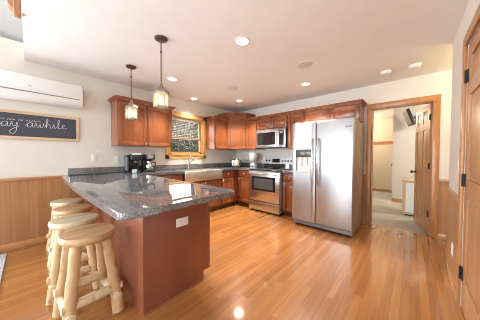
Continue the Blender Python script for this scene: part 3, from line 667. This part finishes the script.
for x in (1.125, 1.205, 1.56, 1.63, 1.70, 1.775):
    b = MB(); b.rings([[(x + q*math.cos(2*PI*k/14), onpanel(1.09) - d, 1.09 + q*math.sin(2*PI*k/14) + d*0.2) for k in range(14)] for q, d in ((0.024, -0.004), (0.024, 0.006), (0.017, 0.010), (0.015, 0.028), (0.003, 0.029))])
    b.build('knob', M_BLK if x < 1.3 else M_GREY, bk)
for x in (RX0+0.05, RX1-0.05):
    for y in (-0.6, -0.1): MB().lathe([(0.02, 0.0), (0.02, 0.052)], (x, y, 0), 10).build('foot', M_BLK, t)

# microwave
MX0, MX1, MY = 1.022, 1.798, -0.385
t = thing('microwave', 'stainless over range microwave with black window', 'microwave', (0, 0, 0))
MB().box(MX0, MX1, MY, -0.01, 1.385, 1.808, 0.004, 1).build('body', M_BLK, t)
b = MB(); b.box(MX0, MX1-0.165, MY-0.028, MY-0.001, 1.395, 1.805, 0.006); d = b.build('door', M_SSH, t)
MB().box(MX0+0.055, MX1-0.245, MY-0.032, MY-0.026, 1.455, 1.735, 0.003, 1).build('window', M_BLKG, d)
b = MB(); x = MX1-0.20; b.tube([(x, MY-0.028, 1.455), (x, MY-0.055, 1.465), (x-0.004, MY-0.065, 1.60), (x, MY-0.055, 1.735), (x, MY-0.028, 1.745)], 0.013, 12); b.build('handle', M_NICKEL, d)
b = MB(); b.box(MX1-0.163, MX1, MY-0.028, MY-0.001, 1.395, 1.805, 0.006); cp = b.build('control_panel', M_SSH, t)
MB().box(MX1-0.150, MX1-0.035, MY-0.031, MY-0.026, 1.445, 1.75, 0.003, 1).build('keypad', M_BLKG, cp)
MB().box(MX1-0.135, MX1-0.05, MY-0.0325, MY-0.030, 1.69, 1.735, 0.001, 1).build('display', plain('led_display', (0.25, 0.32, 0.36), 0.2), cp)
b = MB()
for i in range(6): b.box(MX0+0.03, MX1-0.03, MY-0.03, MY-0.0275, 1.777+i*0.004, 1.779+i*0.004)
b.build('vent_grille', M_GREY, d)

# ================================================================== COUNTER THINGS
# pod coffee maker
t = thing('coffee_maker', 'black single serve pod coffee maker with side water tank', 'coffee maker', (0.20, -2.80, 0.9155), PI/2 - 0.12)
# local: front = -y
b = MB(); b.box(-0.075, 0.10, 0.02, 0.15, 0, 0.30, 0.02, 3); b.build('body', M_BLK, t)
b = MB(); b.box(-0.075, 0.10, -0.15, 0.06, 0.205, 0.315, 0.028, 4); b.build('brew_head', M_BLK, t)
b = MB(); b.box(-0.055, 0.08, -0.155, -0.03, 0.295, 0.325, 0.012, 3); b.build('lid_handle', M_LGREY, t)
b = MB(); b.box(-0.065, 0.09, -0.155, 0.03, 0, 0.035, 0.012, 3); b.build('drip_tray', M_BLK, t)
b = MB(); b.box(-0.128, -0.080, -0.06, 0.13, 0.03, 0.275, 0.015, 3); b.build('water_tank', plain('tank_plastic', (0.12, 0.14, 0.17), 0.15), t)
b = MB(); b.box(-0.131, -0.078, -0.065, 0.135, 0, 0.03, 0.008); b.box(-0.131, -0.078, -0.065, 0.135, 0.275, 0.292, 0.008); b.build('tank_base', M_BLK, t)
MB().lathe([(0.018, 0.17), (0.018, 0.207)], (0.012, -0.085, 0), 14).build('spout', M_GREY, t)
# drip coffee maker
t = thing('coffee_maker', 'black drip coffee maker with steel carafe nearer the sink', 'coffee maker', (0.20, -2.555, 0.9155), PI/2 - 0.10)
b = MB(); b.box(-0.085, 0.085, 0.03, 0.13, 0, 0.30, 0.014, 3); b.build('body', M_BLK, t)
b = MB(); b.box(-0.085, 0.085, -0.12, 0.06, 0.215, 0.315, 0.018, 3); b.build('brew_basket', M_BLK, t)
MB().box(-0.05, 0.05, -0.124, -0.117, 0.235, 0.295, 0.003, 1).build('control_panel', M_GREY, t)
b = MB(); b.box(-0.085, 0.085, -0.125, 0.04, 0, 0.028, 0.010, 3); b.build('hot_plate', M_BLK, t)
b = MB(); b.lathe([(0.052, 0.029), (0.062, 0.045), (0.064, 0.10), (0.052, 0.155), (0.046, 0.165), (0.048, 0.19), (0.030, 0.20)], (0.0, -0.045, 0), 24); ca = b.build('carafe', M_CHROME, t)
b = MB(); b.tube([(0.055, -0.06, 0.165), (0.10, -0.075, 0.16), (0.105, -0.076, 0.10), (0.062, -0.062, 0.065)], 0.009, 10); b.build('carafe_handle', M_BLK, ca)
# little cup
t = tag(MB().lathe([(0.024, 0), (0.034, 0.006), (0.040, 0.062), (0.037, 0.064), (0.031, 0.010), (0.002, 0.009)], n=24).build('cup', plain('cup_glaze', (0.52, 0.60, 0.66), 0.2), loc=(0.46, -2.875, 0.9155)), 'small pale cup on the granite before the pod coffee maker', 'cup')
# toaster
t = thing('toaster', 'two slot chrome toaster with black ends in the counter corner', 'toaster', (0.36, -0.40, 0.9155), PI/4)
b = MB(); b.box(-0.115, 0.115, -0.085, 0.085, 0.015, 0.195, 0.035, 5); b.build('body', M_CHROME, t)
for sx in (-1, 1):
    b = MB(); b.box(sx*0.112, sx*0.138, -0.08, 0.08, 0.012, 0.185, 0.018, 3); b.build('end_cap', M_BLK, t)
b = MB(); b.box(-0.085, 0.085, -0.045, -0.018, 0.190, 0.1965).box(-0.085, 0.085, 0.018, 0.045, 0.190, 0.1965); b.build('slot', M_BLK, t)
b = MB(); b.box(0.137, 0.158, -0.02, 0.02, 0.10, 0.118, 0.005); b.build('lever', M_BLK, t)
b = MB()
for sx in (-0.1, 0.1):
    for sy in (-0.06, 0.06): b.lathe([(0.012, 0), (0.012, 0.018)], (sx, sy, 0), 10)
b.build('foot', M_BLK, t)
# pale jar beside range
t = thing('kitchen_jar', 'pale translucent rounded jar on a base just left of the range', 'jar', (0.84, -0.27, 0.9155))
b = MB(); b.lathe([(0.085, 0), (0.09, 0.01), (0.09, 0.085), (0.075, 0.10)], n=28); b.build('base', M_LGREY, t)
MB().box(-0.06, 0.06, -0.094, -0.085, 0.028, 0.05, 0.003, 1).build('base_slot', M_BLK, t)
MB().lathe([(0.06, 0.10), (0.085, 0.125), (0.107, 0.20), (0.110, 0.33), (0.106, 0.345)], n=28).build('bowl', M_JAR, t)
MB().lathe([(0.108, 0.345), (0.108, 0.36), (0.03, 0.368), (0.024, 0.385), (0.004, 0.388)], n=28).build('lid', M_JAR, t)

# ================================================================== WALL THINGS
# mini split
t = thing('air_conditioner', 'white wall mounted air conditioner above the chalkboard sign', 'air conditioner', (0.002, -3.475, 0))
pr = [(0, 1.905), (0.09, 1.895), (0.155, 1.912), (0.195, 1.955), (0.212, 2.02), (0.216, 2.16), (0.205, 2.20), (0.18, 2.212), (0, 2.212)]
b = MB(); b.prism([(p[0], p[1]) for p in pr], -0.92, 0.0, 'Y', 0.006); b.build('casing', M_WHITE, t)
b = MB(); b.prism([(0.197, 1.985), (0.212, 2.035), (0.2195, 2.035), (0.2195, 2.16), (0.209, 2.198), (0.20, 2.198), (0.20, 2.03)], -0.915, -0.006, 'Y', 0.003); b.build('front_panel', M_WHITE, t)
b = MB(); b.prism([(0.160, 1.918), (0.196, 1.956), (0.209, 1.992), (0.203, 1.993), (0.190, 1.960), (0.156, 1.924)], -0.89, -0.035, 'Y'); b.build('louvre', M_WHITE, t)
b = MB(); b.prism([(0.206, 1.9935), (0.2145, 2.0), (0.213, 2.005), (0.20, 2.004)], -0.89, -0.035, 'Y'); b.build('air_slot', M_GREY, t)
b = MB(); b.box(0.2195, 0.2205, -0.53, -0.50, 2.065, 2.073); b.build('indicator', M_GREY, t)
# chalkboard sign
t = thing('chalkboard_sign', 'dark chalkboard sign with white script lettering in a pale wood frame', 'sign', (0.0, 0, 0))
Y0, Y1, Z0, Z1 = -4.86, -3.495, 1.412, 1.772; F = 0.035
MB().box(0.002, 0.014, Y0+0.01, Y1-0.01, Z0+0.01, Z1-0.01).build('board', M_CHALK, t, smooth=False)
b = MB(); b.box(0.002, 0.026, Y0, Y1, Z0, Z0+F, 0.003, 1).box(0.002, 0.026, Y0, Y1, Z1-F, Z1, 0.003, 1).box(0.002, 0.026, Y0, Y0+F, Z0+F, Z1-F, 0.003, 1).box(0.002, 0.026, Y1-F, Y1, Z0+F, Z1-F, 0.003, 1); b.build('frame', M_FRAME, t)
def spl(pts, n=7):
    P = [pts[0]] + list(pts) + [pts[-1]]; out = []
    for i in range(1, len(P)-2):
        for k in range(n):
            u = k/n; p0, p1, p2, p3 = P[i-1], P[i], P[i+1], P[i+2]
            out.append(tuple(0.5*((2*p1[j]) + (-p0[j]+p2[j])*u + (2*p0[j]-5*p1[j]+4*p2[j]-p3[j])*u*u + (-p0[j]+3*p1[j]-3*p2[j]+p3[j])*u**3) for j in (0, 1)))
    out.append(pts[-1]); return out
# script letters: unit x-height strokes (advance, stroke points)
LET = {
 's': (0.75, [[(0, 0), (.35, .9), (.42, 1.05), (.5, .75), (.58, .3), (.4, 0), (.15, .05), (.75, .1)]]),
 't': (0.65, [[(0, .1), (.3, .8), (.42, 1.75), (.36, .6), (.4, .05), (.65, .15)], [(.1, 1.2), (.62, 1.28)]]),
 'a': (1.0, [[(0, .15), (.2, .7), (.55, .95), (.75, .85), (.5, .95), (.2, .6), (.22, .1), (.45, .05), (.7, .5), (.78, .9), (.76, .3), (.85, .05), (1.0, .15)]]),
 'y': (1.0, [[(0, .15), (.15, .85), (.22, .9), (.25, .4), (.4, .12), (.62, .4), (.74, .9), (.72, .2), (.6, -.6), (.3, -1.0), (.0, -.85), (.05, -.5), (.5, -.15), (1.0, .2)]]),
 'w': (1.15, [[(0, .2), (.15, .9), (.22, .4), (.35, .05), (.55, .4), (.62, .85), (.65, .3), (.8, .05), (1.0, .5), (1.02, .9), (1.0, .75), (1.15, .7)]]),
 'h': (0.95, [[(0, .15), (.3, 1.0), (.42, 1.75), (.3, 1.9), (.22, 1.4), (.2, 0), (.28, .5), (.5, .85), (.65, .75), (.66, .2), (.78, .03), (.95, .15)]]),
 'i': (0.5, [[(0, .15), (.2, .85), (.22, .2), (.32, .04), (.5, .15)], [(.24, 1.2), (.28, 1.25)]]),
 'l': (0.6, [[(0, .15), (.3, 1.1), (.38, 1.8), (.25, 1.85), (.2, .9), (.25, .1), (.4, .03), (.6, .15)]]),
 'e': (0.75, [[(0, .15), (.35, .55), (.42, .85), (.25, .92), (.12, .5), (.25, .08), (.5, .05), (.75, .25)]]),
}
SX, SZ = 0.081, 0.064
ty = -4.362; bz = 1.567
b = MB()
for ch in 'stay awhile':
    if ch == ' ': ty += 0.050; continue
    adv, strokes = LET[ch]
    for st in strokes:
        pts = spl(st); b.tube([(0.0155, ty + p[0]*SX, bz + (ty+4.2)*0.035 + p[1]*SZ*(1.0 if ch != 'y' or p[1] > 0 else 1.4)) for p in pts], 0.0023, 6)
    ty += adv*SX
b.build('script_lettering', M_CHALKW, t, smooth=False)
b = MB(); rn = random.Random(3); yy = -4.40
while yy < -3.90:                     # the row of small capitals, too faint to read
    wd = rn.uniform(0.010, 0.018); zz = 1.648
    b.tube([(0.0148, yy, zz), (0.0148, yy + wd*0.3, zz+0.022), (0.0148, yy+wd, zz+0.002)], 0.002, 5)
    yy += wd + (0.008 if rn.random() > 0.2 else 0.028)
b.build('small_lettering', M_CHALKW, t, smooth=False)

def plate(name, label, cat, loc, rz, kind, horiz=False, mat=None):
    """wall plate facing local -y"""
    t = thing(name, label, cat, loc, rz)
    hw, hh = (0.058, 0.036) if horiz else (0.036, 0.058)
    MB().box(-hw, hw, -0.006, -0.0005, -hh, hh, 0.003, 2).build('cover_plate', mat or M_WHITE, t)
    if kind == 'switch':
        MB().box(-0.016, 0.016, -0.010, -0.005, -0.032, 0.032, 0.002, 1).build('rocker', M_WHITE, t)
    else:
        for s in (-1, 1):
            c = s*0.020
            b = MB(); b.box(*((c-0.014, c+0.014) if horiz else (-0.014, 0.014)), -0.009, -0.005, *((-0.014, 0.014) if horiz else (c-0.014, c+0.014)), 0.003, 1)
            r = b.build('receptacle', M_WHITE, t)
            b = MB()
            for q in (-0.005, 0.005):
                if horiz: b.box(c-0.004, c+0.004, -0.0095, -0.0085, q-0.001, q+0.001)
                else: b.box(q-0.001, q+0.001, -0.0095, -0.0085, c-0.004, c+0.004)
            b.build('slot', M_GREY, r)
plate('light_switch', 'white light switch on the wall left of the wall cabinet', 'switch', (0.0, -3.316, 1.165), PI/2, 'switch')
plate('electrical_outlet', 'white outlet on the wall beside the pod coffee maker', 'outlet', (0.0, -2.997, 1.14), PI/2, 'outlet')
plate('electrical_outlet', 'white outlet set sideways in the peninsula end panel', 'outlet', (2.3055, -3.132, 0.635), PI/2, 'outlet', True)
plate('electrical_outlet', 'white outlet on the back wall between jar and range', 'outlet', (0.975, -0.0, 1.12), 0, 'outlet')
plate('light_switch', 'white light switch on right wall beside pine door', 'switch', (XR, -1.49, 1.13), -PI/2, 'switch')
plate('electrical_outlet', 'white outlet low on the right wall wainscot', 'outlet', (XR-0.012, -1.375, 0.345), -PI/2, 'outlet')

# loft timber at the edge of the upper floor
t = thing('loft_post', 'oak newel post end hanging at the loft edge, top left', 'post', (1.2, -4.08, 2.41))
MB().box(-0.025, 0.025, -0.0, 0.04, 0.0, 1.0, 0.006).build('newel', M_OAK, t)
b = MB(); b.prism([(-0.005, 0.045), (-0.02, 0.05), (-0.035, 0.075), (-0.038, 0.12), (-0.038, 1.0), (-0.005, 1.0)], -0.05, 0.05, 'X', 0.003); b.build('bracket', M_OAK, t)

# ================================================================== STOOLS
def stool(x, y, rot, label, seat_mat, leg_mat, H=0.59, R=0.188, seed=1):
    rn = random.Random(seed)
    t = thing('log_stool', label, 'stool', (x, y, 0), rot, 'log stools along the peninsula')
    ts = 0.058; n = 36; ph = rn.uniform(0, 6)
    def ring(k, z): return [(R*k*(1+0.025*math.sin(2*a+ph)+0.012*math.sin(5*a+ph))*math.cos(a), R*k*(1+0.025*math.sin(2*a+ph)+0.012*math.sin(5*a+ph))*math.sin(a), z) for a in [2*PI*i/n for i in range(n)]]
    MB().rings([ring(0.90, H-ts), ring(0.97, H-ts+0.012), ring(1.0, H-ts*0.5), ring(0.985, H-0.012), ring(0.94, H-0.002), ring(0.5, H), ring(0.05, H)]).build('seat', seat_mat, t)
    feet = []; A = 0.118; Bf = 0.150
    for i in range(4):
        a = PI/4 + i*PI/2; c, s = math.cos(a)*1.414, math.sin(a)*1.414
        top = Vector((A*0.78*c, A*0.78*s, H-ts+0.004)); ft = Vector((Bf*c, Bf*s, 0.0)); feet.append((top, ft))
        k = 7; b = MB(); b.tube([ft.lerp(top, j/k) + Vector((rn.gauss(0, .0015), rn.gauss(0, .0015), 0)) for j in range(k+1)], [0.0400 - 0.0008*j + rn.gauss(0, 0.0008) for j in range(k+1)], 14, 0.02)
        b.build('leg', leg_mat, t)
    for i in range(4):
        f = 0.30 if i % 2 == 0 else 0.42
        p = feet[i][1].lerp(feet[i][0], f*0.75); q = feet[(i+1) % 4][1].lerp(feet[(i+1) % 4][0], f*0.75)
        d = (q-p).normalized(); b = MB(); b.tube([p - d*0.05, p-d*0.045, p.lerp(q, .5), q + d*0.045, q + d*0.05], [0.020, 0.029, 0.034, 0.029, 0.020], 12, 0.02); b.build('stretcher', M_LOGP, t)
stool(1.945, -3.715, 0.06, 'peeled log stool with tan seat, nearest the camera', M_SEATT, M_LOG, H=0.632, R=0.178, seed=1)
stool(1.48, -3.735, -0.10, 'peeled log stool with large cream seat, second from the camera', M_SEATC, M_LOG, H=0.632, R=0.178, seed=2)
stool(0.985, -3.695, 0.08, 'peeled log stool with tan seat, third from the camera', M_SEATT, M_LOGP, H=0.63, R=0.172, seed=3)
stool(0.49, -3.69, 0.04, 'peeled log stool with cream seat, closest to the left wall', M_SEATC, M_LOG, H=0.63, R=0.165, seed=4)

# rug
b = MB(); b.box(0.13, 2.6, -6.2, -4.207, 0.0005, 0.012, 0.004, 1)
tag(b.build('area_rug', M_RUG), 'grey area rug at the left edge of the oak floor', 'rug')

# ================================================================== HALL THINGS
t = thing('coat_rack', 'wooden hook rail on the far hall wall', 'coat rack', (3.05, 4.06, 1.66))
MB().box(-0.31, 0.31, -0.022, -0.001, -0.05, 0.05, 0.004, 1).build('rail', M_OAKX, t)
for i in range(5): MB().tube([(-0.24+i*0.12, -0.02, 0), (-0.24+i*0.12, -0.06, -0.005), (-0.24+i*0.12, -0.07, 0.02)], 0.007, 8).build('hook', M_BLKM, t)
t = thing('wall_hook', 'small round black knob fixed to the far hall wall by the corner', 'hook', (3.30, 4.06, 0.93))
b = MB(); knob_mesh(b, 0, -0.001, 0, -1, 0.032); b.build('knob', M_BLKM, t)
t = thing('hall_cabinet', 'low cabinet with pale green-white front behind the open door', 'cabinet', (3.64, 1.13, 0))
MB().box(0, 0.75, 0, 0.5, 0.03, 0.70, 0.004, 1).build('body', M_LAMW, t)
MB().box(-0.015, 0.765, -0.02, 0.51, 0.70, 0.73, 0.005).build('top', M_LAMW, t)
MB().box(0.05, 0.70, -0.014, -0.0005, 0.075, 0.67, 0.004).build('door', M_SAGE, t)
MB().box(0.04, 0.71, 0.03, 0.45, 0, 0.03).build('plinth', M_BLK, t)
t = thing('television', 'small black television tilted on a wall arm in the hall', 'television', (3.70, 2.20, 2.15), 0)
def rotp(pts, a): return [(p[0]*math.cos(a)-p[1]*math.sin(a), p[0]*math.sin(a)+p[1]*math.cos(a)) for p in pts]
tilt = math.radians(20)
b = MB(); b.box(-0.035, 0.035, -0.17, 0.17, -0.20, 0.20, 0.012); o = b.build('screen_housing', M_BLK, t); o.rotation_euler = (0, -tilt, math.radians(14))
b = MB(); b.box(-0.040, -0.034, -0.15, 0.15, -0.18, 0.18, 0.003, 1); o2 = b.build('screen', plain('tv_screen', (0.30, 0.28, 0.25), 0.4), o)
b = MB(); b.tube([(0.02, 0.05, 0.0), (0.16, 0.08, 0.0)], 0.02, 8); b.tube([(0.16, 0.08, 0.0), (0.16, 0.295, 0.0)], 0.02, 8); b.box(0.11, 0.21, 0.285, 0.299, -0.08, 0.08); b.build('wall_arm', M_BLK, t)
# unseen fixtures that light the hall and the recess
def dome(x, y, z, label, power, col):
    t = thing('ceiling_lamp', label, 'ceiling lamp', (x, y, z))
    MB().lathe([(0.15, 0), (0.15, -0.02), (0.14, -0.025)], n=28).build('base', M_NICKEL, t)
    MB().lathe([(0.138, -0.025), (0.125, -0.06), (0.08, -0.085), (0.004, -0.095)], n=28).build('shade', plain('lamp_shade', (1, .95, .85), .4, emit=((1.0, .85, .62), 3.0)), t)
    light('POINT', 'lamp_glow', t, (0, 0, -0.17), power, col, shadow_soft_size=0.1)
dome(5.0, 1.4, 2.5, 'round ceiling lamp in the hall behind the back wall', 70, (1.0, 0.88, 0.72))
dome(2.35, 3.3, 2.5, 'unseen round ceiling lamp added to light the far hall', 32, (1.0, 0.85, 0.64))  # second hall lamp, added because the far end stayed dim
dome(4.85, -0.45, ZC, 'round ceiling lamp in the recess right of the doorway', 32, (1.0, 0.78, 0.42))
